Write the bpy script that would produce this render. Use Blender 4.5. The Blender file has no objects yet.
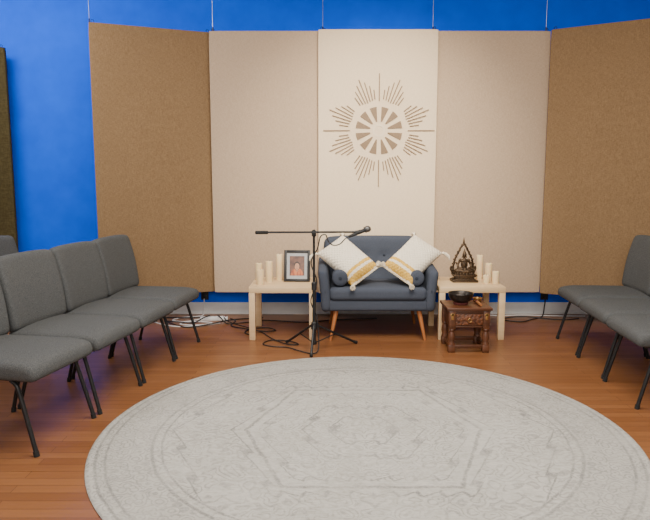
import bpy, bmesh, math, random
from mathutils import Vector, Matrix, Euler
random.seed(7)
PI = math.pi
scene = bpy.context.scene
C = scene.collection

# ------------------------------------------------------------------ materials
class NT:
    def __init__(s, name, rough=.6, metal=0.0, spec=.5):
        s.mat = bpy.data.materials.new(name); s.mat.use_nodes = True
        s.t = s.mat.node_tree; s.n = s.t.nodes; s.l = s.t.links
        s.b = s.n['Principled BSDF']
        s.b.inputs['Roughness'].default_value = rough
        s.b.inputs['Metallic'].default_value = metal
        s.b.inputs['Specular IOR Level'].default_value = spec
        s._c = None
    def new(s, typ, **kw):
        n = s.n.new(typ)
        for k, v in kw.items(): setattr(n, k, v)
        return n
    def put(s, sock, v):
        if isinstance(v, bpy.types.NodeSocket): s.l.new(v, sock)
        elif v is not None: sock.default_value = v
    def co(s):
        if s._c is None: s._c = s.new('ShaderNodeTexCoord').outputs['Object']
        return s._c
    def xyz(s, v=None):
        n = s.new('ShaderNodeSeparateXYZ'); s.l.new(v or s.co(), n.inputs[0]); return n.outputs
    def comb(s, x, y, z=0.0):
        n = s.new('ShaderNodeCombineXYZ')
        for i, v in enumerate((x, y, z)): s.put(n.inputs[i], v)
        return n.outputs[0]
    def m(s, op, a, b=None, c=None):
        n = s.new('ShaderNodeMath', operation=op)
        for i, v in enumerate((a, b, c)):
            if v is not None: s.put(n.inputs[i], v)
        return n.outputs[0]
    def noise(s, scale, detail=2, vec=None, rough=.5):
        n = s.new('ShaderNodeTexNoise'); s.l.new(vec or s.co(), n.inputs['Vector'])
        n.inputs['Scale'].default_value = scale; n.inputs['Detail'].default_value = detail
        n.inputs['Roughness'].default_value = rough
        return n.outputs['Fac']
    def scale(s, v, sc):
        n = s.new('ShaderNodeMapping'); s.l.new(v, n.inputs['Vector']); n.inputs['Scale'].default_value = sc
        return n.outputs[0]
    def mix(s, f, a, b):
        n = s.new('ShaderNodeMix', data_type='RGBA')
        s.put(n.inputs[0], f)
        for i, v in ((6, a), (7, b)):
            if isinstance(v, tuple): n.inputs[i].default_value = (*v[:3], 1)
            else: s.l.new(v, n.inputs[i])
        return n.outputs[2]
    def ramp(s, f, lo, hi):
        n = s.new('ShaderNodeMapRange'); s.put(n.inputs[0], f)
        n.inputs[1].default_value = lo; n.inputs[2].default_value = hi
        return n.outputs[0]
    def color(s, v):
        if isinstance(v, tuple): s.b.inputs['Base Color'].default_value = (*v[:3], 1)
        else: s.l.new(v, s.b.inputs['Base Color'])
    def bump(s, h, strength=.3, dist=.002):
        n = s.new('ShaderNodeBump'); s.l.new(h, n.inputs['Height'])
        n.inputs['Strength'].default_value = strength; n.inputs['Distance'].default_value = dist
        s.l.new(n.outputs[0], s.b.inputs['Normal'])

def noisy(name, a, b, scale=40, rough=.6, metal=0.0, bump=0.0, detail=3, spec=.5, dist=.002):
    t = NT(name, rough, metal, spec); f = t.ramp(t.noise(scale, detail), .3, .7)
    t.color(t.mix(f, a, b))
    if bump: t.bump(f, bump, dist)
    return t.mat

def weave(name, a, b, sc=260, blot=3.0, blotc=.12, bump=.25):
    t = NT(name, .95, 0, .1)
    v1 = t.noise(1, 2, t.scale(t.co(), (sc*.14, sc*.14, sc)))
    v2 = t.noise(1, 2, t.scale(t.co(), (sc, sc, sc*.14)))
    f = t.ramp(t.m('ADD', v1, v2), .70, 1.30)
    big = t.ramp(t.noise(blot, 3), .3, .7)
    col = t.mix(f, a, b)
    dark = tuple(c*(1-blotc*2) for c in a)
    t.color(t.mix(t.m('MULTIPLY', big, blotc*2), col, dark))
    t.bump(f, bump, .002)
    return t.mat

def wood(name, a, b, axis='x', rough=.4, sc=1.0, bump=.1):
    t = NT(name, rough)
    s = {'x': (2, 30, 30), 'y': (30, 2, 30), 'z': (30, 30, 2)}[axis]
    f = t.ramp(t.noise(sc, 4, t.scale(t.co(), s), .6), .3, .7)
    t.color(t.mix(f, a, b)); t.bump(f, bump, .001)
    return t.mat

M = {}
M['blue'] = noisy('blue_wall_paint', (.001, .100, .86), (.002, .118, .95), 6, .75, spec=.1, bump=.02)
M['side'] = noisy('pale_side_wall_paint', (.50, .50, .50), (.55, .55, .54), 6, .7, spec=.25)
M['white'] = noisy('white_trim_paint', (.74, .74, .73), (.80, .80, .79), 12, .5)
M['ceil'] = noisy('ceiling_paint', (.75, .74, .72), (.8, .79, .77), 30, .9)
M['burlap'] = weave('brown_burlap', (.185, .113, .056), (.315, .207, .110), 330, 2.5, .05, .2)
M['burlap_dark'] = weave('olive_burlap', (.045, .034, .014), (.09, .07, .03), 170)
M['taupe'] = weave('greige_fabric', (.43, .315, .215), (.54, .41, .29), 300, 2, .04, .14)
M['cream'] = weave('cream_fabric', (.71, .56, .385), (.80, .65, .46), 300, 2, .03, .1)
M['sunwood'] = noisy('emblem_brown', (.175, .11, .055), (.24, .155, .085), 60, .6)
M['ring'] = noisy('emblem_cream', (.74, .61, .44), (.78, .65, .48), 60, .8)
M['steel'] = noisy('wire_steel', (.25, .3, .38), (.35, .38, .45), 90, .35, .8)
M['dark_metal'] = noisy('black_frame_metal', (.012, .012, .013), (.02, .02, .021), 60, .4, .3)
M['black'] = noisy('black_plastic', (.009, .009, .01), (.016, .016, .017), 60, .5)
M['rubber'] = noisy('black_rubber', (.008, .008, .008), (.014, .014, .014), 60, .85)
M['chair'] = noisy('grey_chair_fabric', (.048, .051, .052), (.122, .126, .126), 260, .95, bump=.5, spec=.12)
M['sofa'] = noisy('slate_blue_upholstery', (.042, .050, .070), (.080, .092, .120), 380, .95, bump=.3, spec=.12)
M['sofa_dark'] = noisy('slate_blue_button', (.025, .031, .045), (.038, .046, .062), 380, .95, spec=.12)
M['legwood'] = wood('honey_leg_wood', (.30, .10, .028), (.42, .155, .045), 'z')
M['birch'] = wood('birch_veneer', (.66, .46, .25), (.76, .56, .33), 'x', .45, .6, .03)
M['darkwood'] = wood('dark_carved_wood', (.062, .022, .009), (.15, .053, .022), 'x', .4, 1, .25)
M['redwood'] = noisy('carved_drawer_wood', (.045, .015, .007), (.20, .068, .026), 55, .45, bump=.8, dist=.006)
M['brass'] = noisy('aged_brass', (.45, .25, .08), (.6, .36, .13), 60, .35, .9)
M['bronze'] = noisy('dark_bronze', (.030, .020, .013), (.12, .075, .04), 70, .42, .65, bump=.3)
M['bowl'] = noisy('dark_bowl_metal', (.02, .019, .018), (.07, .055, .045), 30, .35, .7)
M['candle'] = noisy('ivory_wax', (.78, .58, .32), (.84, .66, .40), 10, .55)
M['candle'].node_tree.nodes['Principled BSDF'].inputs['Subsurface Weight'].default_value = .15
M['wick'] = noisy('wick_black', (.02, .015, .01), (.04, .03, .02), 80, .9)
M['cable'] = noisy('black_cable', (.008, .008, .009), (.014, .014, .015), 60, .5)
M['wcable'] = noisy('white_plastic', (.68, .68, .67), (.75, .75, .74), 60, .4)
M['mesh'] = noisy('microphone_grille', (.03, .03, .03), (.22, .22, .22), 700, .4, .8, bump=.5)
M['fringe'] = noisy('cream_yarn', (.72, .63, .48), (.84, .76, .61), 90, .95, bump=.3)
M['mat'] = noisy('grey_mat_board', (.36, .37, .38), (.43, .44, .45), 90, .8)
M['cushion_red'] = noisy('maroon_cloth', (.10, .02, .02), (.17, .04, .03), 90, .9)

def pillow_mat():
    t = NT('banded_pillow_fabric', .95, 0, .1)
    x, y, z = t.xyz()
    jag = t.m('MULTIPLY', t.m('SUBTRACT', t.noise(60, 2), .5), .016)
    X = t.m('ADD', x, jag)
    def rng(a, b_): return t.m('MULTIPLY', t.m('GREATER_THAN', X, a), t.m('LESS_THAN', X, b_))
    f = t.m('MAXIMUM', rng(.120, .148), rng(.170, .215))
    f = t.m('MULTIPLY', f, t.ramp(t.noise(110, 2), .22, .36))
    nz = t.ramp(t.noise(120, 2), .3, .7)
    rib = t.m('MULTIPLY', t.m('SINE', t.m('MULTIPLY', x, 2*PI/.034)), t.m('SINE', t.m('MULTIPLY', y, 2*PI/.030)))
    tx = t.m('MULTIPLY', t.m('ADD', rib, 1.0), .5)
    cream = t.mix(t.m('ADD', t.m('MULTIPLY', nz, .5), t.m('MULTIPLY', tx, .5)), (.70, .62, .49), (.84, .77, .64))
    must = t.mix(nz, (.56, .32, .05), (.74, .48, .12))
    t.color(t.mix(f, cream, must))
    t.bump(t.m('ADD', nz, t.m('MULTIPLY', rib, .9)), .55, .006)
    return t.mat
M['pillow'] = pillow_mat()

def photo_mat():
    t = NT('portrait_print', .3)
    x, y, z = t.xyz()
    wv = t.m('MULTIPLY', t.m('SUBTRACT', t.noise(40, 2), .5), .010)
    def ell(cx, cz, rx, rz):
        a = t.m('POWER', t.m('DIVIDE', t.m('SUBTRACT', t.m('ADD', x, wv), cx), rx), 2)
        b = t.m('POWER', t.m('DIVIDE', t.m('SUBTRACT', z, cz), rz), 2)
        return t.ramp(t.m('ADD', a, b), 1.08, .92)
    bg = t.mix(t.ramp(t.noise(20, 3), .3, .7), (.06, .03, .025), (.22, .10, .06))
    robe = t.mix(t.ramp(t.noise(45, 2, t.scale(t.co(), (1, 1, .3))), .35, .65), (.28, .05, .02), (.62, .20, .06))
    c = t.mix(ell(0, -.080, .054, .060), bg, robe)
    c = t.mix(ell(.0, -.034, .012, .018), c, (.38, .18, .10))
    c = t.mix(ell(0, .000, .027, .037), c, (.03, .02, .015))
    c = t.mix(ell(0, -.006, .021, .029), c, (.50, .25, .14))
    c = t.mix(ell(-.008, -.002, .0035, .0018), c, (.06, .03, .02))
    c = t.mix(ell(.008, -.002, .0035, .0018), c, (.06, .03, .02))
    c = t.mix(ell(0, -.021, .007, .0022), c, (.25, .07, .05))
    t.color(c)
    return t.mat
M['photo'] = photo_mat()

def floor_mat():
    t = NT('orange_brown_planks', .3, 0, .45)
    br = t.new('ShaderNodeTexBrick')
    t.l.new(t.co(), br.inputs['Vector'])
    br.inputs['Scale'].default_value = 1.0
    br.inputs['Brick Width'].default_value = .9; br.inputs['Row Height'].default_value = .066
    br.inputs['Mortar Size'].default_value = .0018; br.inputs['Mortar Smooth'].default_value = .3
    br.inputs['Color1'].default_value = (.215, .085, .030, 1)
    br.inputs['Color2'].default_value = (.290, .122, .045, 1)
    br.inputs['Mortar'].default_value = (.085, .032, .012, 1)
    g = t.ramp(t.noise(1, 5, t.scale(t.co(), (2.5, 45, 1)), .65), .25, .75)
    t.color(t.mix(t.m('MULTIPLY', g, .40), br.outputs['Color'], (.145, .054, .019)))
    r = t.new('ShaderNodeMapRange'); t.l.new(g, r.inputs[0]); r.inputs[3].default_value = .26; r.inputs[4].default_value = .38
    t.l.new(r.outputs[0], t.b.inputs['Roughness'])
    t.bump(g, .05, .001)
    return t.mat
M['floor'] = floor_mat()

def rug_mat():
    t = NT('distressed_medallion_rug', 1.0, 0, .05)
    x, y, z = t.xyz()
    w1 = t.m('ADD', t.m('MULTIPLY', t.m('SUBTRACT', t.noise(34, 3), .5), .018), t.m('MULTIPLY', t.m('SUBTRACT', t.noise(5, 1), .5), .02))
    ax, ay = t.m('ABSOLUTE', x), t.m('ABSOLUTE', y)
    r = t.m('ADD', t.m('SQRT', t.m('ADD', t.m('MULTIPLY', x, x), t.m('MULTIPLY', y, y))), t.m('MULTIPLY', w1, .6))
    ang = t.m('ARCTAN2', y, x)
    hx0 = t.m('MAXIMUM', t.m('MULTIPLY', ay, .80), t.m('ADD', t.m('MULTIPLY', ax, .80), t.m('MULTIPLY', ay, .30)))
    hx = t.m('ADD', hx0, w1)
    step = t.m('MULTIPLY', t.m('PINGPONG', t.m('ADD', ax, t.m('MULTIPLY', ay, .7)), .05), .7)
    def band(d, c, w): return t.ramp(t.m('ABSOLUTE', t.m('SUBTRACT', d, c)), w*1.5, w*.5)
    def mx(lst):
        o = lst[0]
        for q in lst[1:]: o = t.m('MAXIMUM', o, q)
        return o
    hs = t.m('ADD', hx, step)
    lines = mx([band(hs, .565, .007), band(hx, .500, .008), band(hs, .455, .005), band(hs, .28, .008), band(hs, .15, .007), band(hs, .82, .007)])
    rl = mx([band(r, 1.345, .007), band(r, 1.30, .006), band(r, 1.085, .008), band(r, 1.04, .006)])
    inner = t.m('LESS_THAN', r, 1.03)
    lines = t.m('MULTIPLY', t.m('MAXIMUM', t.m('MULTIPLY', lines, inner), rl), .78)
    wob = t.m('MULTIPLY', t.m('SUBTRACT', t.noise(6, 2, t.comb(ax, ay, 0.0)), .5), .20)
    fv = t.comb(t.m('ADD', ax, wob), t.m('SUBTRACT', ay, wob), 0.0)
    def vor(vec, sc):
        n = t.new('ShaderNodeTexVoronoi'); t.l.new(vec, n.inputs['Vector']); n.inputs['Scale'].default_value = sc
        return n.outputs['Distance']
    jit = t.m('MULTIPLY', t.m('SUBTRACT', t.noise(45, 2), .5), 2.0)
    d1 = vor(fv, 11.0)
    fl1 = t.ramp(t.m('SINE', t.m('ADD', t.m('MULTIPLY', d1, 26), jit)), .1, .7)
    d3 = vor(fv, 15.0)
    fl3 = t.ramp(t.m('SINE', t.m('ADD', t.m('MULTIPLY', d3, 22), jit)), .1, .7)
    inmed = t.m('LESS_THAN', hx, .455)
    fin = t.m('ADD', t.m('MULTIPLY', fl3, inmed), t.m('MULTIPLY', fl1, t.m('SUBTRACT', 1.0, inmed)))
    lane = t.m('MULTIPLY', t.m('GREATER_THAN', hx, .455), t.m('LESS_THAN', hx, .55))
    fin = t.m('MULTIPLY', fin, t.m('SUBTRACT', 1.0, t.m('MULTIPLY', lane, .8)))
    pv = t.comb(t.m('ABSOLUTE', t.m('SUBTRACT', t.m('FRACT', t.m('MULTIPLY', ang, 16/(2*PI))), .5)), t.m('MULTIPLY', r, 2.6), 0.0)
    d2 = vor(pv, 7.5)
    fl2 = t.ramp(t.m('SINE', t.m('ADD', t.m('MULTIPLY', d2, 22), jit)), .0, .6)
    inb = t.m('GREATER_THAN', r, 1.085)
    fl = t.m('ADD', t.m('MULTIPLY', fl2, inb), t.m('MULTIPLY', fin, t.m('SUBTRACT', 1.0, inb)))
    mask = t.m('MAXIMUM', t.m('MULTIPLY', fl, .46), lines)
    wear = t.ramp(t.noise(3.6, 6, None, .7), .38, .60)
    grain = t.ramp(t.noise(70, 4, None, .75), .36, .58)
    f = t.m('MULTIPLY', t.m('MULTIPLY', mask, t.m('ADD', t.m('MULTIPLY', wear, .65), .35)), t.m('ADD', t.m('MULTIPLY', grain, .7), .3))
    streak = t.ramp(t.noise(1, 3, t.scale(t.co(), (18, 90, 1)), .6), .35, .65)
    mott = t.ramp(t.noise(30, 5, None, .75), .35, .65)
    tone = t.ramp(t.noise(2.2, 4), .35, .65)
    base = t.mix(t.m('ADD', t.m('MULTIPLY', streak, .4), t.m('MULTIPLY', mott, .6)), (.325, .315, .28), (.50, .485, .44))
    base = t.mix(t.m('MULTIPLY', tone, .25), base, (.58, .565, .52))
    base = t.mix(t.m('MULTIPLY', t.m('MULTIPLY', inb, t.m('LESS_THAN', r, 1.345)), .14), base, (.24, .235, .215))
    t.color(t.mix(f, base, (.13, .13, .123)))
    t.bump(t.noise(160, 2), .5, .004)
    return t.mat
M['rug'] = rug_mat()

# ------------------------------------------------------------------ mesh helpers
def finish(name, bm, mat, parent=None, angle=40, loc=None):
    bmesh.ops.recalc_face_normals(bm, faces=bm.faces[:])
    me = bpy.data.meshes.new(name); bm.to_mesh(me); bm.free()
    for p in me.polygons: p.use_smooth = True
    me.set_sharp_from_angle(angle=math.radians(angle))
    me.materials.append(mat)
    o = bpy.data.objects.new(name, me); C.objects.link(o)
    if parent: o.parent = parent
    if loc is not None: o.location = loc
    return o

def tag(o, label, cat, group=None):
    o['label'] = label; o['category'] = cat
    if group: o['group'] = group
    return o
def thing(name, label, cat, loc=(0, 0, 0), rz=0, group=None):
    o = bpy.data.objects.new(name, None); C.objects.link(o); o.empty_display_size = .1
    o.location = loc; o.rotation_euler = (0, 0, rz)
    return tag(o, label, cat, group)
def struct(o):
    o['kind'] = 'structure'; return o

def merge(bm, tmp):
    me = bpy.data.meshes.new('tmp'); tmp.to_mesh(me); tmp.free(); bm.from_mesh(me); bpy.data.meshes.remove(me)
def box(bm, size, cen, rot=None, bev=0.0, seg=2):
    t = bmesh.new(); bmesh.ops.create_cube(t, size=1)
    for v in t.verts: v.co = Vector((v.co.x*size[0], v.co.y*size[1], v.co.z*size[2]))
    if bev > 0: bmesh.ops.bevel(t, geom=t.edges[:], offset=min(bev, min(size)*.45), segments=seg, affect='EDGES', profile=.5)
    R = rot.to_matrix() if rot is not None else Matrix.Identity(3)
    for v in t.verts: v.co = R @ v.co + Vector(cen)
    merge(bm, t)

def soft(bm, size, cen, r, cuts=12, fn=None, rot=None):
    h = [a/2 for a in size]; N = cuts+1
    R = rot.to_matrix() if rot is not None else Matrix.Identity(3)
    cache = {}
    rr = min(r, min(h)*.999)
    def V(i, j, k):
        key = (i, j, k)
        if key in cache: return cache[key]
        p = []
        for a in range(3):
            t = 2*key[a]/N-1; t = .45*t + .55*math.sin(t*PI/2)
            p.append(t*h[a])
        p = Vector(p)
        q = Vector([max(-(h[a]-rr), min(h[a]-rr, p[a])) for a in range(3)])
        d = p-q
        if d.length > 1e-9: p = q + d.normalized()*rr
        if fn: p = Vector(fn(p))
        v = bm.verts.new(R @ p + Vector(cen)); cache[key] = v; return v
    for s in (0, N):
        for a in range(N):
            for b_ in range(N):
                for f in (lambda u, v: (s, u, v), lambda u, v: (u, s, v), lambda u, v: (u, v, s)):
                    bm.faces.new((V(*f(a, b_)), V(*f(a+1, b_)), V(*f(a+1, b_+1)), V(*f(a, b_+1))))

def frame_from(t):
    t = t.normalized(); up = Vector((0, 0, 1)) if abs(t.z) < .95 else Vector((1, 0, 0))
    a = t.cross(up).normalized(); b = t.cross(a).normalized()
    return a, b
def tube(bm, pts, r, seg=10, caps=True):
    pts = [Vector(p) for p in pts]; n = len(pts)
    rs = r if isinstance(r, (list, tuple)) else [r]*n
    rings = []; prev = None
    for i, p in enumerate(pts):
        t = (pts[min(i+1, n-1)]-pts[max(i-1, 0)])
        if t.length < 1e-9: t = Vector((0, 0, 1))
        t.normalize()
        if prev is None: a, b = frame_from(t)
        else:
            a = prev - t*prev.dot(t)
            if a.length < 1e-6: a, _ = frame_from(t)
            a.normalize()
        b = t.cross(a)
        prev = a
        rings.append([bm.verts.new(p + (a*math.cos(2*PI*k/seg)+b*math.sin(2*PI*k/seg))*rs[i]) for k in range(seg)])
    for i in range(n-1):
        for k in range(seg):
            bm.faces.new((rings[i][k], rings[i][(k+1) % seg], rings[i+1][(k+1) % seg], rings[i+1][k]))
    if caps:
        bm.faces.new(rings[0][::-1]); bm.faces.new(rings[-1])
def spline(pts, sub=8):
    P = [Vector(p) for p in pts]; P = [P[0]*2-P[1]] + P + [P[-1]*2-P[-2]]
    out = []
    for i in range(1, len(P)-2):
        for k in range(sub):
            t = k/sub
            out.append(.5*((2*P[i]) + (P[i+1]-P[i-1])*t + (2*P[i-1]-5*P[i]+4*P[i+1]-P[i+2])*t*t + (3*P[i]-P[i-1]-3*P[i+1]+P[i+2])*t**3))
    out.append(P[-2]); return out
def lathe(bm, prof, cen=(0, 0, 0), seg=28, sx=1, sy=1, M3=None):
    rings = []
    for (r, z) in prof:
        ring = []
        for k in range(seg):
            a = 2*PI*k/seg
            p = Vector((math.cos(a)*max(r, 1e-4)*sx, math.sin(a)*max(r, 1e-4)*sy, z))
            if M3 is not None: p = M3 @ p
            ring.append(bm.verts.new(p+Vector(cen)))
        rings.append(ring)
    for i in range(len(rings)-1):
        for k in range(seg):
            bm.faces.new((rings[i][k], rings[i][(k+1) % seg], rings[i+1][(k+1) % seg], rings[i+1][k]))
    bm.faces.new(rings[0][::-1]); bm.faces.new(rings[-1])
def ball(bm, cen, r, sc=(1, 1, 1), seg=16):
    t = bmesh.new(); bmesh.ops.create_uvsphere(t, u_segments=seg, v_segments=max(6, seg//2), radius=r)
    for v in t.verts: v.co = Vector((v.co.x*sc[0], v.co.y*sc[1], v.co.z*sc[2])) + Vector(cen)
    merge(bm, t)
def prism(bm, poly, y0, y1):
    a = [bm.verts.new((x, y0, z)) for x, z in poly]; b = [bm.verts.new((x, y1, z)) for x, z in poly]
    n = len(poly)
    bm.faces.new(a); bm.faces.new(b[::-1])
    for i in range(n): bm.faces.new((a[i], b[i], b[(i+1) % n], a[(i+1) % n]))
def B(): return bmesh.new()
def dup(o, loc=None, rz=None, label=None, group=None, parent=None):
    c = o.copy(); C.objects.link(c)
    if parent is not None: c.parent = parent
    for ch in list(o.children): dup(ch, parent=c)
    if loc is not None: c.location = loc
    if rz is not None: c.rotation_euler = (0, 0, rz)
    if label: c['label'] = label
    if group: c['group'] = group
    return c

# ------------------------------------------------------------------ room
WY = 6.10; H = 3.35
b = B(); box(b, (8.6, 9.2, .1), (0, 1.6, -.05)); struct(finish('floor', b, M['floor']))
b = B(); box(b, (8.6, 9.2, .1), (0, 1.6, H+.05)); struct(finish('ceiling', b, M['ceil']))
b = B(); box(b, (8.6, .1, H), (0, WY+.05, H/2)); struct(finish('wall_back', b, M['blue']))
b = B(); box(b, (.1, 9.1, H), (-4.25, 1.55, H/2)); struct(finish('wall_left', b, M['side']))
b = B(); box(b, (.1, 9.1, H), (4.25, 1.55, H/2)); struct(finish('wall_right', b, M['side']))
b = B(); box(b, (8.4, .018, .12), (0, WY-.009, .06), bev=.004); box(b, (8.4, .03, .02), (0, WY-.015, .01), bev=.004)
struct(finish('baseboard_back', b, M['white']))

# ------------------------------------------------------------------ acoustic panels
PB, PT = .27, 2.665
def panel(x0, y0, x1, y1, mat, label, name='fabric_panel', pt=PT, pb=PB):
    w = math.hypot(x1-x0, y1-y0); rz = math.atan2(y1-y0, x1-x0)
    t = thing(name, label, 'wall panel', ((x0+x1)/2, (y0+y1)/2, pb), rz, 'tall hanging fabric panels')
    b = B(); h = pt-pb
    def fn(p):
        k = (1-(2*p.x/w)**2)*(1-(2*p.z/h)**2)
        return (p.x, p.y + (-.004*k if p.y < 0 else 0), p.z)
    soft(b, (w, .045, h), (0, 0, h/2), .012, 14, fn)
    finish('fabric_cover', b, mat, t)
    b = B()
    for z in (.03, h-.03): box(b, (w-.06, .012, .04), (0, .028, z), bev=.002)
    for x in (-w/2+.05, w/2-.05): box(b, (.04, .012, h-.14), (x, .028, h/2), bev=.002)
    finish('back_frame', b, M['birch'], t)
    for s in (-1, 1):
        b = B(); tube(b, [(s*(w/2-.035)+.012*math.cos(a), 0, h+.012+.012*math.sin(a)) for a in [2*PI*k/12 for k in range(13)]], .0025, 6)
        finish('hook', b, M['dark_metal'], t)
    return t
panel(-2.02, 5.50, -1.04, 5.885, M['burlap'], 'dark brown burlap panel angled forward at left end of the row')
panel(-1.05, 5.825, .03, 5.825, M['taupe'], 'greige fabric panel between brown panel and sunburst panel, behind framed picture')
cp = panel(-.062, 5.765, 1.015, 5.765, M['cream'], 'cream fabric panel with brown sunburst emblem behind the loveseat')
panel(.95, 5.825, 2.04, 5.825, M['taupe'], 'greige fabric panel behind the bronze statue')
panel(2.03, 5.775, 2.97, 5.235, M['burlap'], 'dark brown burlap panel angled forward behind the right chairs')
panel(-3.95, 5.93, -2.955, 5.93, M['burlap_dark'], 'olive brown panel cut off by left edge of photo', pt=2.545, pb=.2)
ez = 1.775-PB; fy = -.0265
def annulus(b, r0, r1, y0, y1, seg=48):
    vs = []
    for k in range(seg):
        a = 2*PI*k/seg
        vs.append([b.verts.new((r*math.cos(a), y, r*math.sin(a))) for r, y in ((r0, y0), (r1, y0), (r1, y1), (r0, y1))])
    for k in range(seg):
        p, q = vs[k], vs[(k+1) % seg]
        for i in range(4): b.faces.new((p[i], q[i], q[(i+1) % 4], p[(i+1) % 4]))
b = B(); annulus(b, .040, .058, -.003, .004)
em = finish('sunburst_emblem', b, M['ring'], cp, 40, (.013, fy, ez))
b = B()
a = math.radians(9)
inner = [(.082*math.sin(t), .082*math.cos(t)) for t in (-math.radians(4), 0, math.radians(4))]
outer = [(.212*math.sin(t), .212*math.cos(t)) for t in [a*(1-k/4) for k in range(9)]]
prism(b, inner+outer, -.006, .004)
pet = finish('petal', b, M['sunwood'], em)
for k in range(1, 12):
    c = pet.copy(); C.objects.link(c); c.parent = em; c.rotation_euler = (0, (k+.5)*PI/6, 0)
pet.rotation_euler = (0, PI/12, 0)
def ray(r0, r1, ang, w=.0048):
    b = B(); prism(b, [(-w, r0), (w, r0), (w*.9, r1), (-w*.9, r1)], -.006, .004)
    o = finish('ray', b, M['sunwood'], em); o.rotation_euler = (0, ang, 0)
for k in range(4): ray(.262, .505, k*PI/2)
for k in range(8):
    base = k*PI/4+PI/8
    for j in range(-3, 4):
        end = (.365, .405, .445, .485, .445, .405, .365)[j+3]
        ray(.262 + .006*abs(j), end, base + math.radians(4.9)*j)
for (x, y, z, lab) in ((-2.01, 5.505, PT, 'thin steel wire above the far left brown panel edge'),
                       (-1.01, 5.80, PT, 'thin steel wire above the joint of brown and greige panels at left'),
                       (-.02, 5.79, PT, 'thin steel wire above the left edge of the sunburst panel'),
                       (.97, 5.79, PT, 'thin steel wire above the right edge of the sunburst panel'),
                       (1.99, 5.80, PT, 'thin steel wire above the joint of greige and brown panels at right')):
    t = thing('hanging_wire', lab, 'wire', (x, y, z), 0, 'wires holding the panels')
    b = B(); tube(b, [(0, 0, .02), (0, 0, H-z)], .0028, 8); finish('cable', b, M['steel'], t)
    b = B(); tube(b, [(0, 0, .0), (0, 0, .03)], .006, 8); finish('clip', b, M['dark_metal'], t)

# ------------------------------------------------------------------ rug
RR = 1.388; RC = (.205, 3.160)
b = B()
lathe(b, [(RR-.012, 0), (RR, .004), (RR-.004, .010), (RR-.022, .012), (1.0, .012), (.5, .012), (.01, .012)], seg=128)
rug = finish('round_rug', b, M['rug'], None, 60, (RC[0], RC[1], 0))
tag(rug, 'round pale grey rug with faded medallion pattern on wood floor', 'rug')

# ------------------------------------------------------------------ chairs (face +x)
def make_chair(label, group):
    t = thing('stacking_chair', label, 'chair', group=group)
    b = B()
    def fs(p):
        z = p.z
        z += .010*(1-(p.y/.265)**2)*(1 if p.z > 0 else 0)
        if p.x > .15: z -= .018*((p.x-.15)/.14)**2*(1 if p.z > 0 else .2)
        y = p.y*(1-.03*max(0, -p.x/.3))
        return (p.x, y, z)
    soft(b, (.585, .532, .096), (-.028, 0, .415), .038, 14, fs); finish('seat', b, M['chair'], t, 60)
    b = B()
    def fb(p):
        w = 1 - .03*max(0, -p.z/.2)
        x = p.x - .016*(1-(p.y/.25)**2)
        z = p.z
        if z > 0: z -= .012*(abs(p.y)/.25)**3
        return (x+.014*(1-(p.z/.22)**2), p.y*w, z)
    soft(b, (.080, .538, .450), (-.330, 0, .674), .034, 14, fb, Euler((0, math.radians(-12), 0))); finish('backrest', b, M['chair'], t, 60)
    for s in (-1, 1):
        for fx in (1, -1):
            b = B(); q = -.02 if fx < 0 else 0
            tube(b, spline([(fx*.11+q, s*.225, .366), (fx*.142+q, s*.235, .350), (fx*.165+q, s*.238, .30), (fx*.245+q, s*.25, .012)], 5), .0112, 10)
            l = finish('leg', b, M['dark_metal'], t)
            b = B(); tube(b, [(fx*.241+q, s*.2495, .025), (fx*.246+q, s*.25, .0)], .014, 10); finish('rubber_foot', b, M['rubber'], l)
    b = B()
    for fx in (.11, -.13): tube(b, [(fx, -.225, .362), (fx, .225, .362)], .011, 8)
    for s in (-1, 1): tube(b, [(-.22, s*.2, .362), (.20, s*.2, .362)], .010, 8)
    finish('seat_frame', b, M['dark_metal'], t)
    for s in (-1, 1):
        b = B(); tube(b, spline([(-.12, s*.215, .360), (-.28, s*.222, .362), (-.350, s*.225, .42), (-.378, s*.225, .58), (-.408, s*.222, .76)], 5), .011, 8)
        finish('back_upright', b, M['dark_metal'], t)
    return t
ROWL = 'grey chairs in the left row'; ROWR = 'grey chairs in the right row'
def put(front, ang):
    f = Vector((math.cos(ang), math.sin(ang)))
    return (front[0]-.25*f.x, front[1]-.25*f.y, 0)
a1 = math.radians(-11); ch = make_chair('grey fabric chair nearest in the left row, its seat cut by photo edge', ROWL)
ch.location = put((-1.345, 3.105), a1); ch.rotation_euler = (0, 0, a1)
for fr, an, lab in (((-1.240, 3.655), -10, 'grey fabric chair in the left row, second from the camera'),
                    ((-1.150, 4.205), -9, 'grey fabric chair in the left row, third from the camera'),
                    ((-1.075, 4.755), -8, 'grey fabric chair at the far end of left row beside cables')):
    an = math.radians(an); dup(ch, put(fr, an), an, lab, ROWL)
an = math.radians(-8); dup(ch, put((-1.985, 4.68), an), an, 'grey chair behind the left row, only its back showing at photo edge', 'grey chair in the second left row')
for fr, an, lab in (((1.940, 4.86), 176, 'grey fabric chair at the far end of right row, beside brown panel'),
                    ((1.890, 4.30), 176, 'grey fabric chair in the middle of the right row'),
                    ((1.840, 3.74), 176, 'grey fabric chair in the right row nearest the camera')):
    an = math.radians(an); dup(ch, put(fr, an), an, lab, ROWR)

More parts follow.
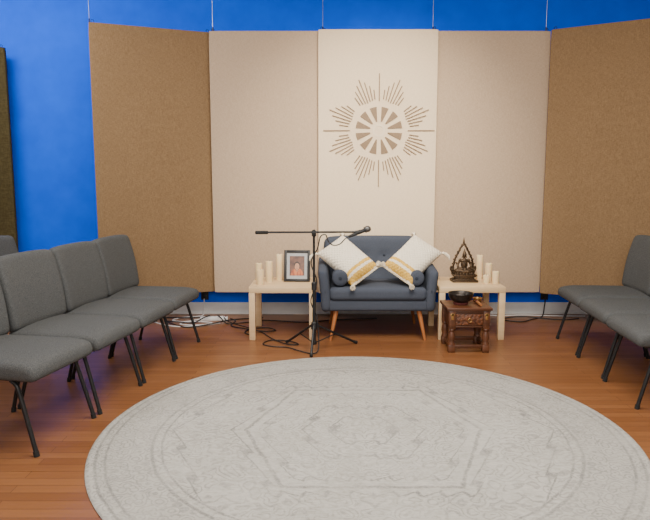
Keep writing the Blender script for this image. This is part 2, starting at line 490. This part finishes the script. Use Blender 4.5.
# ------------------------------------------------------------------ loveseat (faces -y)
SX, SY = .44, 5.0
sofa = thing('loveseat', 'small slate blue button tufted loveseat on tapered wooden legs', 'sofa', (SX, SY, 0))
b = B(); soft(b, (.92, .66, .105), (0, .37, .298), .03, 10); finish('base', b, M['sofa'], sofa, 60)
b = B()
def fc(p): return (p.x, p.y, p.z + .014*(1-(p.x/.41)**2)*(1-(p.y/.3)**2)*(1 if p.z > 0 else 0))
soft(b, (.81, .56, .112), (0, .30, .393), .04, 12, fc); finish('seat_cushion', b, M['sofa'], sofa, 60)
btn = [(-.28, .07), (-.095, .07), (.095, .07), (.28, .07), (-.19, -.07), (0, -.07), (.19, -.07)]
b = B()
def fbk(p):
    x, y, z = p
    if y < .0:
        y += sum(.028*math.exp(-((x-u)**2+(z-v)**2)/(2*.028**2)) for u, v in btn)
    if z > 0: z -= .022*(abs(x)/.46)**5
    return (x, y, z)
soft(b, (.90, .13, .50), (0, .615, .580), .055, 26, fbk, Euler((math.radians(-8), 0, 0)))
bk = finish('backrest', b, M['sofa'], sofa, 60)
R8 = Euler((math.radians(-8), 0, 0)).to_matrix()
for u, v in btn:
    b = B(); p = R8 @ Vector((u, -.047, v)) + Vector((0, .615, .580)); ball(b, p, .012, (1, .6, 1), 12); finish('button', b, M['sofa_dark'], bk)
for s in (-1, 1):
    b = B()
    def fa(p, s=s):
        x, y, z = p
        k = (z+.19)/.38
        x += s*.028*max(0, k)**2
        if z > 0: z -= .055*(max(0, .32-y)/.64)**1.5
        return (x, y, z)
    soft(b, (.085, .64, .40), (s*.432, .34, .445), .04, 12, fa); finish('armrest', b, M['sofa'], sofa, 60)
    b = B(); cen = Vector((s*.315, .045, .525))
    pr = [(.02, 0), (.055, .002), (.066, .012), (.068, .03), (.068, .32), (.064, .335), (.03, .345)]
    lathe(b, pr, (0, 0, 0), 24, M3=Matrix.Rotation(-PI/2, 3, 'X'))
    bo = finish('bolster_pillow', b, M['sofa'], None, 60, Vector((SX, SY, 0))+cen)
    tag(bo, 'round slate blue bolster against the %s arm of the loveseat' % ('left' if s < 0 else 'right'), 'bolster pillow', 'loveseat bolsters')
    b = B(); lathe(b, [(.004, -.006), (.012, -.004), (.014, .0), (.012, .004)], (0, 0, 0), 14, M3=Matrix.Rotation(-PI/2, 3, 'X')); finish('button', b, M['sofa_dark'], bo)
    for yy, dy in ((.10, -.05), (.62, .05)):
        b = B(); tube(b, [(s*.345, yy, .255), (s*.395, yy+dy, .0)], [.022, .011], 14); finish('leg', b, M['legwood'], sofa)

# ------------------------------------------------------------------ throw pillows
def pillow(cen, L, S, label):
    L = Vector(L).normalized(); S = Vector(S); S = (S - L*S.dot(L)).normalized(); N = L.cross(S).normalized()
    if N.y > 0: S = -S; N = -N
    hl, hs, T = .226, .152, .084
    b = B(); n = 24
    def pt(u, v, sg):
        x = u*hl*(1-.05*(1-v*v)*abs(u)**3); y = v*hs*(1-.07*(1-u*u)*abs(v)**3)
        th = T*(max(0, 1-abs(u)**3.2)*max(0, 1-abs(v)**3.2))**.5
        th *= 1+.10*u
        th += .004*math.sin(9*u+2*v)*math.cos(7*v-u)*(1-u*u)*(1-v*v)
        return (x, y, sg*th)
    G = {}
    for sg in (1, -1):
        for i in range(n+1):
            for j in range(n+1):
                if sg < 0 and (i in (0, n) or j in (0, n)): G[sg, i, j] = G[1, i, j]; continue
                u = math.sin((2*i/n-1)*PI/2); v = math.sin((2*j/n-1)*PI/2)
                G[sg, i, j] = b.verts.new(pt(u, v, sg))
        for i in range(n):
            for j in range(n):
                f = (G[sg, i, j], G[sg, i+1, j], G[sg, i+1, j+1], G[sg, i, j+1])
                b.faces.new(f if sg > 0 else f[::-1])
    o = finish('throw_pillow', b, M['pillow'], None, 80)
    o.matrix_world = Matrix.Translation(cen) @ Matrix((L, S, N)).transposed().to_4x4()
    tag(o, label, 'pillow', 'cream throw pillows on the loveseat')
    inv = Matrix((L, S, N))
    down = inv @ Vector((0, 0, -1))
    for su in (-1, 1):
        for sv in (-1, 1):
            b = B(); d = Vector((su*.75, sv*.65, 0)).normalized()
            p0 = Vector((su*hl*.97, sv*hs*.97, 0))
            if su > 0: d = (d + Vector((0, 0, .9))).normalized()
            e1 = Vector((-d.y, d.x, 0)).normalized(); e2 = d.cross(e1).normalized()
            ball(b, p0+d*.012, .014, seg=10)
            dr_ = down*(.045 if su < 0 else 0)
            for k in range(20):
                a = 2*PI*k/20; q = (e1*math.cos(a)+e2*math.sin(a))*(.016 if k % 2 else .009)
                tube(b, [p0+d*.016+q*.4, p0+d*.038+q*.9+dr_*.3, p0+d*.066+q*1.25+dr_], .0040, 5)
            finish('tassel', b, M['fringe'], o)
    b = B()
    for k in range(26):
        v = -1+2*(k+.5)/26
        tube(b, [(hl*.93, v*hs*.93, .006), (hl*1.01, v*hs*.96, .012), (hl*1.05, v*hs*1.0+random.uniform(-.003, .003), .018)], .0042, 5)
    finish('fringe', b, M['fringe'], o)
pillow(Vector((.190, 5.220, .655)), (.66, -.51, -.54), (-.80, -.46, -.5), 'cream tasselled lumbar pillow with mustard banded end, leaning on loveseat left arm')
pillow(Vector((.745, 5.225, .660)), (-.66, -.51, -.54), (.80, -.46, -.5), 'cream tasselled lumbar pillow with mustard banded end, leaning on loveseat right arm')

# ------------------------------------------------------------------ side tables
def side_table(x, y, label):
    t = thing('side_table', label, 'table', (x, y, 0), 0, 'square birch side tables')
    b = B(); box(b, (.55, .55, .05), (0, 0, .425), bev=.003); finish('tabletop', b, M['birch'], t)
    for sx in (-1, 1):
        for sy in (-1, 1):
            b = B(); box(b, (.05, .05, .40), (sx*.25, sy*.25, .20), bev=.002); finish('leg', b, M['birch'], t)
    return t
side_table(-.357, 5.335, 'square pale birch side table holding framed picture and candles')
side_table(1.225, 5.345, 'square pale birch side table holding bronze statue and candles')

def candle(x, y, h, r, label, grp):
    b = B(); lathe(b, [(r*.97, 0), (r, .003), (r, h-.004), (r*.95, h), (r*.80, h-.001), (r*.68, h-.007), (.004, h-.009)], seg=24)
    o = finish('pillar_candle', b, M['candle'], None, 40, (x, y, .45)); tag(o, label, 'candle', grp)
    b = B(); tube(b, [(0, 0, h-.010), (.001, 0, h+.003), (.003, 0, h+.010)], .0016, 6); finish('wick', b, M['wick'], o)
gl, gr = 'ivory candles on the left table', 'ivory candles on the right table'
candle(-.400, 5.43, .230, .031, 'tallest ivory pillar candle on left table, just left of framed picture', gl)
candle(-.485, 5.33, .18, .031, 'second tallest ivory pillar candle on left table, left of the tallest', gl)
candle(-.550, 5.20, .125, .030, 'short ivory pillar candle near left table front corner', gl)
candle(-.585, 5.43, .150, .029, 'ivory pillar candle at back left of the left table', gl)
candle(1.385, 5.50, .215, .030, 'tallest ivory pillar candle on right table, behind the others', gr)
candle(1.440, 5.40, .155, .030, 'medium ivory pillar candle right of the tallest on right table', gr)
candle(1.462, 5.25, .105, .030, 'short ivory pillar candle near right edge of right table', gr)
candle(1.385, 5.26, .070, .028, 'lowest ivory pillar candle between statue and short candle', gr)

# ------------------------------------------------------------------ picture frame
pf = thing('picture_frame', 'black framed portrait with grey mat standing on left birch table', 'picture frame', (-.245, 5.33, .4525))
pf.rotation_euler = (math.radians(-11), 0, math.radians(-3))
w, h, bw = .228, .276, .024
b = B()
for s in (-1, 1):
    box(b, (bw, .018, h), (s*(w/2-bw/2), 0, h/2), bev=.003)
    box(b, (w-2*bw+.002, .018, bw), (0, 0, h/2+s*(h/2-bw/2)), bev=.003)
finish('frame', b, M['black'], pf)
b = B(); box(b, (w-2*bw+.004, .004, h-2*bw+.004), (0, .001, h/2)); finish('mat_board', b, M['mat'], pf)
b = B(); box(b, (.128, .002, .170), (0, 0, 0)); finish('photo_print', b, M['photo'], pf, loc=(0, -.002, h/2))
b = B(); box(b, (.05, .004, .20), (0, .045, .105), Euler((math.radians(24), 0, 0)), bev=.001); finish('easel_back', b, M['black'], pf)

# ------------------------------------------------------------------ statue
st = thing('bronze_statue', 'dark bronze seated figure statue with pointed ornate arch on right table', 'statue', (1.215, 5.36, .45))
b = B()
for sz, z, hh in (((.222, .14), .009, .018), ((.190, .115), .023, .012), ((.165, .095), .036, .016), ((.19, .11), .049, .012), ((.205, .12), .061, .014)):
    box(b, (*sz, hh), (0, 0, z), bev=.004)
for s in (-1, 1):
    for q in (-1, 1): ball(b, (s*.100, q*.058, .012), .012, seg=10)
ped = finish('pedestal', b, M['bronze'], st)
b = B()
for k in range(18):
    a = 2*PI*k/18; ball(b, (.080*math.cos(a), .048*math.sin(a), .075), .014, (1, 1, .8), 8)
ball(b, (0, 0, .075), .078, (1, .6, .16), 20)
finish('lotus_seat', b, M['bronze'], ped)
b = B()
ball(b, (0, -.004, .118), .07, (1, .55, .28))
for s in (-1, 1):
    ball(b, (s*.056, -.012, .114), .028, (1.15, 1, .75))
    tube(b, [(s*.062, -.016, .116), (s*.02, -.043, .110), (-s*.03, -.044, .114)], [.020, .017, .013], 12)
    tube(b, spline([(s*.036, .004, .192), (s*.052, .002, .165), (s*.052, -.012, .142), (s*.018, -.034, .132)], 4), .0098, 10)
    ball(b, (s*.034, .003, .196), .014)
    tube(b, [(s*.018, .002, .226), (s*.0195, .003, .213)], .004, 8)
ball(b, (0, .002, .165), .030, (1, .68, 1.4)); ball(b, (0, .002, .192), .032, (1.15, .6, .55))
tube(b, [(0, .002, .20), (0, .001, .225)], .010, 12)
ball(b, (0, -.001, .238), .020, (.92, .95, 1.15)); ball(b, (0, -.021, .235), .004)
ball(b, (0, .003, .258), .012); tube(b, [(0, .003, .260), (0, .003, .290)], [.009, .002], 10)
ball(b, (0, -.036, .132), .014, (1.3, .8, .6))
k_ = 1.12
for v in b.verts: v.co = Vector((v.co.x*1.05, v.co.y, .077+(v.co.z-.098)*k_))
body = finish('seated_figure', b, M['bronze'], st, 80)
rm = body.modifiers.new('fuse', 'REMESH'); rm.mode = 'VOXEL'; rm.voxel_size = .0028; rm.use_smooth_shade = True
sm = body.modifiers.new('smooth', 'SMOOTH'); sm.iterations = 3
b = B()
arch = []
for k in range(33):
    t = k/32; a = t*PI
    s_ = max(0, math.sin(a))
    arch.append((.088*math.cos(a)*(1+.10*s_-.25*s_**6), .040, .070 + .205*s_ + .050*s_**12))
tube(b, arch, .0085, 10)
for i in range(2, 31, 2):
    x, y, z = arch[i]
    d = Vector((x, 0, z-.16)).normalized(); e = (d*.8+Vector((0, 0, .45))).normalized()
    tube(b, [(x, y, z), Vector((x, y, z))+e*.010, Vector((x, y, z))+e*.019], [.009, .007, .002], 8)
    ball(b, (x-d.x*.010, y, z-d.z*.010), .005, seg=8)
tube(b, [(0, .040, .315), (0, .040, .345), (0, .040, .385)], [.012, .008, .001], 8)
for s in (-1, 1):
    tube(b, spline([(s*.092, .040, .060), (s*.100, .040, .085), (s*.110, .040, .105), (s*.106, .040, .125), (s*.094, .040, .122)], 4), .008, 8)
    tube(b, spline([(s*.082, .040, .15), (s*.066, .040, .165), (s*.058, .040, .155), (s*.062, .040, .145)], 4), .005, 8)
finish('ornate_arch', b, M['bronze'], st)

# ------------------------------------------------------------------ carved low table + bowl
TX, TY, TH = 1.115, 4.835, .355
ct = thing('carved_table', 'low dark carved wooden table holding metal bowl in front of right birch table', 'table', (TX, TY, 0))
b = B(); box(b, (.350, .33, .022), (0, 0, TH-.011), bev=.006); box(b, (.325, .305, .014), (0, 0, TH-.029), bev=.004); finish('tabletop', b, M['darkwood'], ct)
b = B(); box(b, (.285, .28, .13), (0, 0, .260), bev=.004)
for s in (-1, 1): box(b, (.285, .01, .012), (0, -.142, .260+s*.056), bev=.003)
finish('case', b, M['darkwood'], ct)
b = B(); box(b, (.210, .016, .088), (0, -.143, .260), bev=.005)
for k in range(5):
    ball(b, (-.076+.038*k, -.150, .260), .014, (.9, .16, 1.3), 12)
dr = finish('drawer', b, M['redwood'], ct)
b = B(); tube(b, [(.014*math.cos(a), -.160, .257+.014*math.sin(a)) for a in [2*PI*k/16 for k in range(17)]], .003, 8); ball(b, (0, -.157, .273), .006, seg=10); finish('handle', b, M['brass'], dr)
for sx in (-1, 1):
    b = B(); box(b, (.020, .004, .050), (sx*.132, -.1572, .285), bev=.0015); box(b, (.034, .004, .016), (sx*.132, -.1572, .300), bev=.0015); finish('corner_plate', b, M['brass'], ct)
for sx in (-1, 1):
    for sy in (-1, 1):
        b = B(); x, y = sx*.132, sy*.13
        box(b, (.052, .052, .145), (x, y, .257), bev=.005)
        lathe(b, [(.022, .19), (.028, .18), (.020, .165), (.027, .14), (.030, .115), (.022, .085), (.028, .072), (.028, .06)], (x, y, 0), 18)
        box(b, (.054, .054, .06), (x, y, .03), bev=.006)
        finish('leg', b, M['darkwood'], ct)
b = B()
for s in (-1, 1):
    box(b, (.23, .026, .026), (0, s*.13, .045), bev=.003); box(b, (.026, .22, .026), (s*.132, 0, .045), bev=.003)
finish('stretcher', b, M['darkwood'], ct)
b = B(); pr = []
for k in range(13):
    a = 2*PI*k/12; pr.append((.050+.010*math.cos(a), .010+.010*math.sin(a)))
lathe(b, pr, seg=28)
cu = finish('ring_cushion', b, M['cushion_red'], None, 70, (1.075, 4.83, TH)); tag(cu, 'maroon ring cushion under the metal bowl', 'cushion')
b = B(); lathe(b, [(.03, 0), (.055, .003), (.080, .018), (.093, .042), (.096, .064), (.100, .070), (.097, .074), (.091, .068), (.087, .042), (.074, .022), (.05, .010), (.005, .007)], seg=40)
bo = finish('singing_bowl', b, M['bowl'], None, 50, (1.075, 4.83, TH+.018)); tag(bo, 'dark metal singing bowl on low carved table', 'bowl')
b = B(); tube(b, [(0, 0, .013), (.0, .06, .013), (0, .13, .013)], [.009, .012, .012], 12)
ml = finish('bowl_mallet', b, M['legwood'], None, 50, (1.210, 4.72, TH)); tag(ml, 'wooden mallet lying on carved table right of the bowl', 'mallet')
b = B(); tube(b, [(0, .125, .013), (0, .155, .013)], .013, 12); finish('wrapped_head', b, M['cushion_red'], ml)
b = B(); lathe(b, [(.022, 0), (.030, .003), (.036, .022), (.038, .030), (.034, .030), (.030, .010), (.004, .008)], seg=24)
o = finish('small_cup', b, M['brass'], None, 50, (1.235, 4.94, TH)); tag(o, 'small brass cup beside the bowl on carved table', 'cup')

# ------------------------------------------------------------------ microphone stand
MX, MY = -.085, 4.74
ms = thing('microphone_stand', 'black tripod boom microphone stand in front of the loveseat', 'microphone stand', (MX, MY, 0))
PH = .930
b = B(); tube(b, [(0, 0, .06), (0, 0, .52)], .0135, 14); finish('lower_tube', b, M['dark_metal'], ms)
b = B(); tube(b, [(0, 0, .50), (0, 0, PH)], .0095, 12); finish('upper_tube', b, M['dark_metal'], ms)
b = B(); lathe(b, [(.012, .48), (.020, .485), (.021, .54), (.012, .55)], seg=16); finish('height_clutch', b, M['black'], ms)
b = B(); lathe(b, [(.013, .05), (.022, .055), (.022, .075), (.0145, .08), (.0145, .17), (.024, .175), (.024, .225), (.013, .235)], seg=16); finish('hub', b, M['black'], ms)
for fx, fy_ in ((-.232, .225), (-.02, -.205), (.345, .21)):
    b = B(); d = Vector((fx, fy_, 0)); u = d.normalized()
    tube(b, [u*.02+Vector((0, 0, .205)), d*.97+Vector((0, 0, .014))], .0095, 10)
    l = finish('leg', b, M['dark_metal'], ms)
    b = B(); tube(b, [u*.018+Vector((0, 0, .066)), d*.5+Vector((0, 0, .112))], .005, 8); finish('brace', b, M['dark_metal'], l)
    b = B(); tube(b, [d*.93+Vector((0, 0, .022)), d+Vector((0, 0, .013))], .0128, 10); finish('rubber_foot', b, M['rubber'], l)
b = B(); lathe(b, [(.012, PH-.03), (.018, PH-.025), (.018, PH+.005), (.012, PH+.012)], seg=16)
tube(b, [(0, -.028, PH+.004), (0, .028, PH+.004)], .019, 16); finish('boom_clutch', b, M['black'], ms)
b = B(); tube(b, [(0, -.026, PH+.004), (0, -.040, PH+.004)], .009, 10); box(b, (.045, .008, .012), (0, -.044, PH+.004), bev=.003); finish('wing_knob', b, M['black'], ms)
b = B(); tube(b, [(-.42, 0, PH+.002), (.335, 0, PH+.006)], .0080, 12); boom = finish('boom_arm', b, M['dark_metal'], ms)
b = B(); tube(b, [(-.45, 0, PH+.001), (-.445, 0, PH+.001), (-.355, 0, PH+.0015), (-.35, 0, PH+.0015)], [.009, .0135, .0135, .009], 14); finish('counterweight', b, M['rubber'], boom)
b = B(); tube(b, [(.315, 0, PH+.006), (.345, 0, PH+.008)], .010, 12); tube(b, [(.330, 0, PH-.002), (.362, -.004, PH+.010)], .017, 14); finish('microphone_clip', b, M['black'], boom)
mic = thing('microphone', 'black handheld microphone clipped to the boom arm', 'microphone', (MX+.350, MY, PH+.006))
b = B(); tube(b, [(-.085, .004, -.038), (-.06, .003, -.028), (.04, -.006, .014)], [.010, .012, .0155], 14); finish('handle', b, M['black'], mic)
b = B(); ball(b, (.060, -.008, .023), .025, (1.1, 1, 1), 20); finish('grille', b, M['mesh'], mic)
b = B(); tube(b, [(.038, -.006, .013), (.045, -.0065, .016)], .0245, 16); finish('grille_band', b, M['dark_metal'], mic)
x0, y0 = MX, MY
pts = [(x0+.262, y0+.004, PH-.034), (x0+.235, y0-.01, PH-.05), (x0+.20, y0-.02, PH-.085), (x0+.15, y0-.02, PH-.095), (x0+.11, y0-.018, PH-.065), (x0+.09, y0-.016, PH-.015),
       (x0+.05, y0-.020, PH-.03), (x0+.028, y0-.02, PH-.12), (x0-.022, y0-.012, .70), (x0+.021, y0-.012, .55), (x0-.025, y0-.010, .40), (x0+.02, y0-.016, .28),
       (x0+.035, y0-.03, .12), (x0+.03, y0-.07, .02), (x0-.02, y0-.10, .006), (x0-.12, y0-.02, .006), (x0-.22, y0+.08, .006), (x0-.33, y0+.10, .006), (x0-.42, y0+.18, .006), (x0-.36, y0+.30, .006),
       (x0-.20, y0+.26, .006), (x0-.13, y0+.16, .008), (x0-.22, y0+.15, .012), (x0-.36, y0+.34, .010), (x0-.50, y0+.62, .006), (x0-.80, y0+.95, .006), (-.97, 5.80, .035)]
b = B(); tube(b, spline(pts, 8), .0048, 7); tag(finish('microphone_cable', b, M['cable']), 'black cable from the microphone down its stand to the floor', 'cable')

# ------------------------------------------------------------------ floor cables, strip, outlets
ps = thing('power_strip', 'white power strip on floor under the left greige panel', 'power strip', (-1.06, 5.80, 0), math.radians(6))
b = B(); box(b, (.26, .055, .036), (0, 0, .018), bev=.006); finish('housing', b, M['wcable'], ps)
for k in range(5):
    b = B(); box(b, (.026, .026, .004), (-.095+.042*k, 0, .0375), bev=.0015); finish('socket', b, M['white'], ps)
b = B(); box(b, (.016, .022, .008), (.112, 0, .039), bev=.002); finish('switch', b, M['cushion_red'], ps)
def cord(name, pts, mat, label, r=.0058):
    b = B(); tube(b, spline(pts, 8), r, 7); tag(finish(name, b, mat), label, 'cord')
cord('white_cord', [(-1.19, 5.79, .015), (-1.32, 5.72, .006), (-1.45, 5.78, .006), (-1.38, 5.90, .006), (-1.24, 5.95, .006), (-1.2, 6.02, .02), (-1.2, 6.06, .16)], M['wcable'], 'white power cord looping from power strip to the wall')
cord('white_cord', [(-.98, 5.66, .006), (-1.08, 5.60, .006), (-1.22, 5.58, .006), (-1.34, 5.62, .006), (-1.30, 5.70, .010), (-1.16, 5.70, .010), (-1.05, 5.64, .012), (-1.16, 5.54, .012), (-1.32, 5.52, .006), (-1.46, 5.58, .006), (-1.60, 5.70, .006)], M['wcable'], 'white cord coiled on the floor in front of the power strip')
cord('black_cord', [(-1.02, 5.79, .050), (-.98, 5.70, .05), (-.90, 5.64, .006), (-.72, 5.70, .006), (-.55, 5.78, .006), (-.2, 5.70, .006), (.1, 5.80, .006), (.5, 5.86, .006)], M['cable'], 'black power cord running under left birch table')
cord('black_cord', [(-1.10, 5.79, .050), (-1.14, 5.68, .05), (-1.22, 5.62, .018), (-1.36, 5.66, .018), (-1.5, 5.74, .006), (-1.42, 5.60, .018), (-1.25, 5.50, .006), (-1.05, 5.58, .018), (-.92, 5.72, .018), (-.80, 5.84, .006), (-.60, 5.90, .006)], M['cable'], 'black power cord coiled beside the far left chair')
cord('black_cord', [(-.95, 5.86, .006), (-1.05, 5.90, .006), (-1.22, 5.86, .018), (-1.36, 5.84, .018), (-1.52, 5.90, .006), (-1.66, 5.82, .006), (-1.58, 5.70, .018), (-1.70, 5.62, .006), (-1.86, 5.66, .006), (-2.0, 5.80, .006)], M['cable'], 'black cord trailing along the wall behind the left chairs')
cord('black_cord', [(-.62, 5.20, .006), (-.70, 5.30, .006), (-.66, 5.44, .006), (-.52, 5.48, .006), (-.44, 5.38, .006), (-.54, 5.30, .018), (-.72, 5.40, .018), (-.86, 5.56, .006), (-.84, 5.70, .018), (-.90, 5.80, .018)], M['cable'], 'black cord looped on floor under the left birch table')
def outlet(x, label):
    t = thing('wall_outlet', label, 'outlet', (x, WY, .20), 0, 'wall outlets under the panels')
    b = B(); box(b, (.075, .008, .115), (0, -.004, 0), bev=.003); finish('cover_plate', b, M['black'], t)
    for s in (-1, 1):
        b = B(); box(b, (.036, .006, .032), (0, -.009, s*.026), bev=.002); finish('socket', b, M['dark_metal'], t)
outlet(2.19, 'black wall outlet under the right greige panel'); outlet(-1.2, 'black wall outlet behind the power strip')
cord('black_cord', [(2.19, 6.06, .18), (2.17, 6.02, .10), (2.12, 5.94, .006), (1.98, 5.82, .006), (1.85, 5.72, .006), (1.70, 5.80, .006), (1.78, 5.90, .006), (1.95, 5.88, .018), (2.25, 5.80, .006), (2.45, 5.86, .006)], M['cable'], 'black cord from right wall outlet lying on the floor')
cord('white_cord', [(1.62, 5.99, .006), (1.75, 5.98, .006), (1.95, 6.01, .006), (2.20, 5.98, .006), (2.55, 5.96, .006)], M['wcable'], 'white cord on the floor below the right panels')

# ------------------------------------------------------------------ light
def area(name, loc, rot, sx, sy, power, col):
    l = bpy.data.lights.new(name, 'AREA'); l.shape = 'RECTANGLE'; l.size = sx; l.size_y = sy; l.energy = power; l.color = col
    o = bpy.data.objects.new(name, l); C.objects.link(o); o.location = loc; o.rotation_euler = rot
    return o
area('ceiling_light', (0.3, 2.9, 3.25), (0, 0, 0), 2.6, 2.2, 190, (1, .94, .86))
area('camera_side_light', (0, -1.6, 2.6), (math.radians(66), 0, 0), 2.2, 1.4, 130, (1, .95, .88))
area('left_wash', (-3.0, 4.4, 3.25), (math.radians(35), 0, 0), 1.2, .7, 70, (1, .98, .96))
def spot(loc, tgt, power, ang, col, soft_=.12):
    l = bpy.data.lights.new('track_spot', 'SPOT'); l.energy = power; l.spot_size = math.radians(ang); l.spot_blend = 1; l.shadow_soft_size = soft_; l.color = col
    o = bpy.data.objects.new('track_spot', l); C.objects.link(o); o.location = loc
    o.rotation_euler = (Vector(tgt)-Vector(loc)).to_track_quat('-Z', 'Y').to_euler()
spot((.5, 3.0, 3.2), (.47, 5.75, 1.45), 540, 58, (1, .89, .71))
w = bpy.data.worlds.new('world'); scene.world = w; w.use_nodes = True
w.node_tree.nodes['Background'].inputs[0].default_value = (1, .97, .94, 1)
w.node_tree.nodes['Background'].inputs[1].default_value = .55

# ------------------------------------------------------------------ camera
cd = bpy.data.cameras.new('camera'); cam = bpy.data.objects.new('camera', cd); C.objects.link(cam)
cd.sensor_width = 36; cd.lens = 620/650*36; cd.clip_start = .05
cam.location = (0, 0, 1.33); cam.rotation_euler = (math.radians(90-7.35), 0, 0)
scene.camera = cam
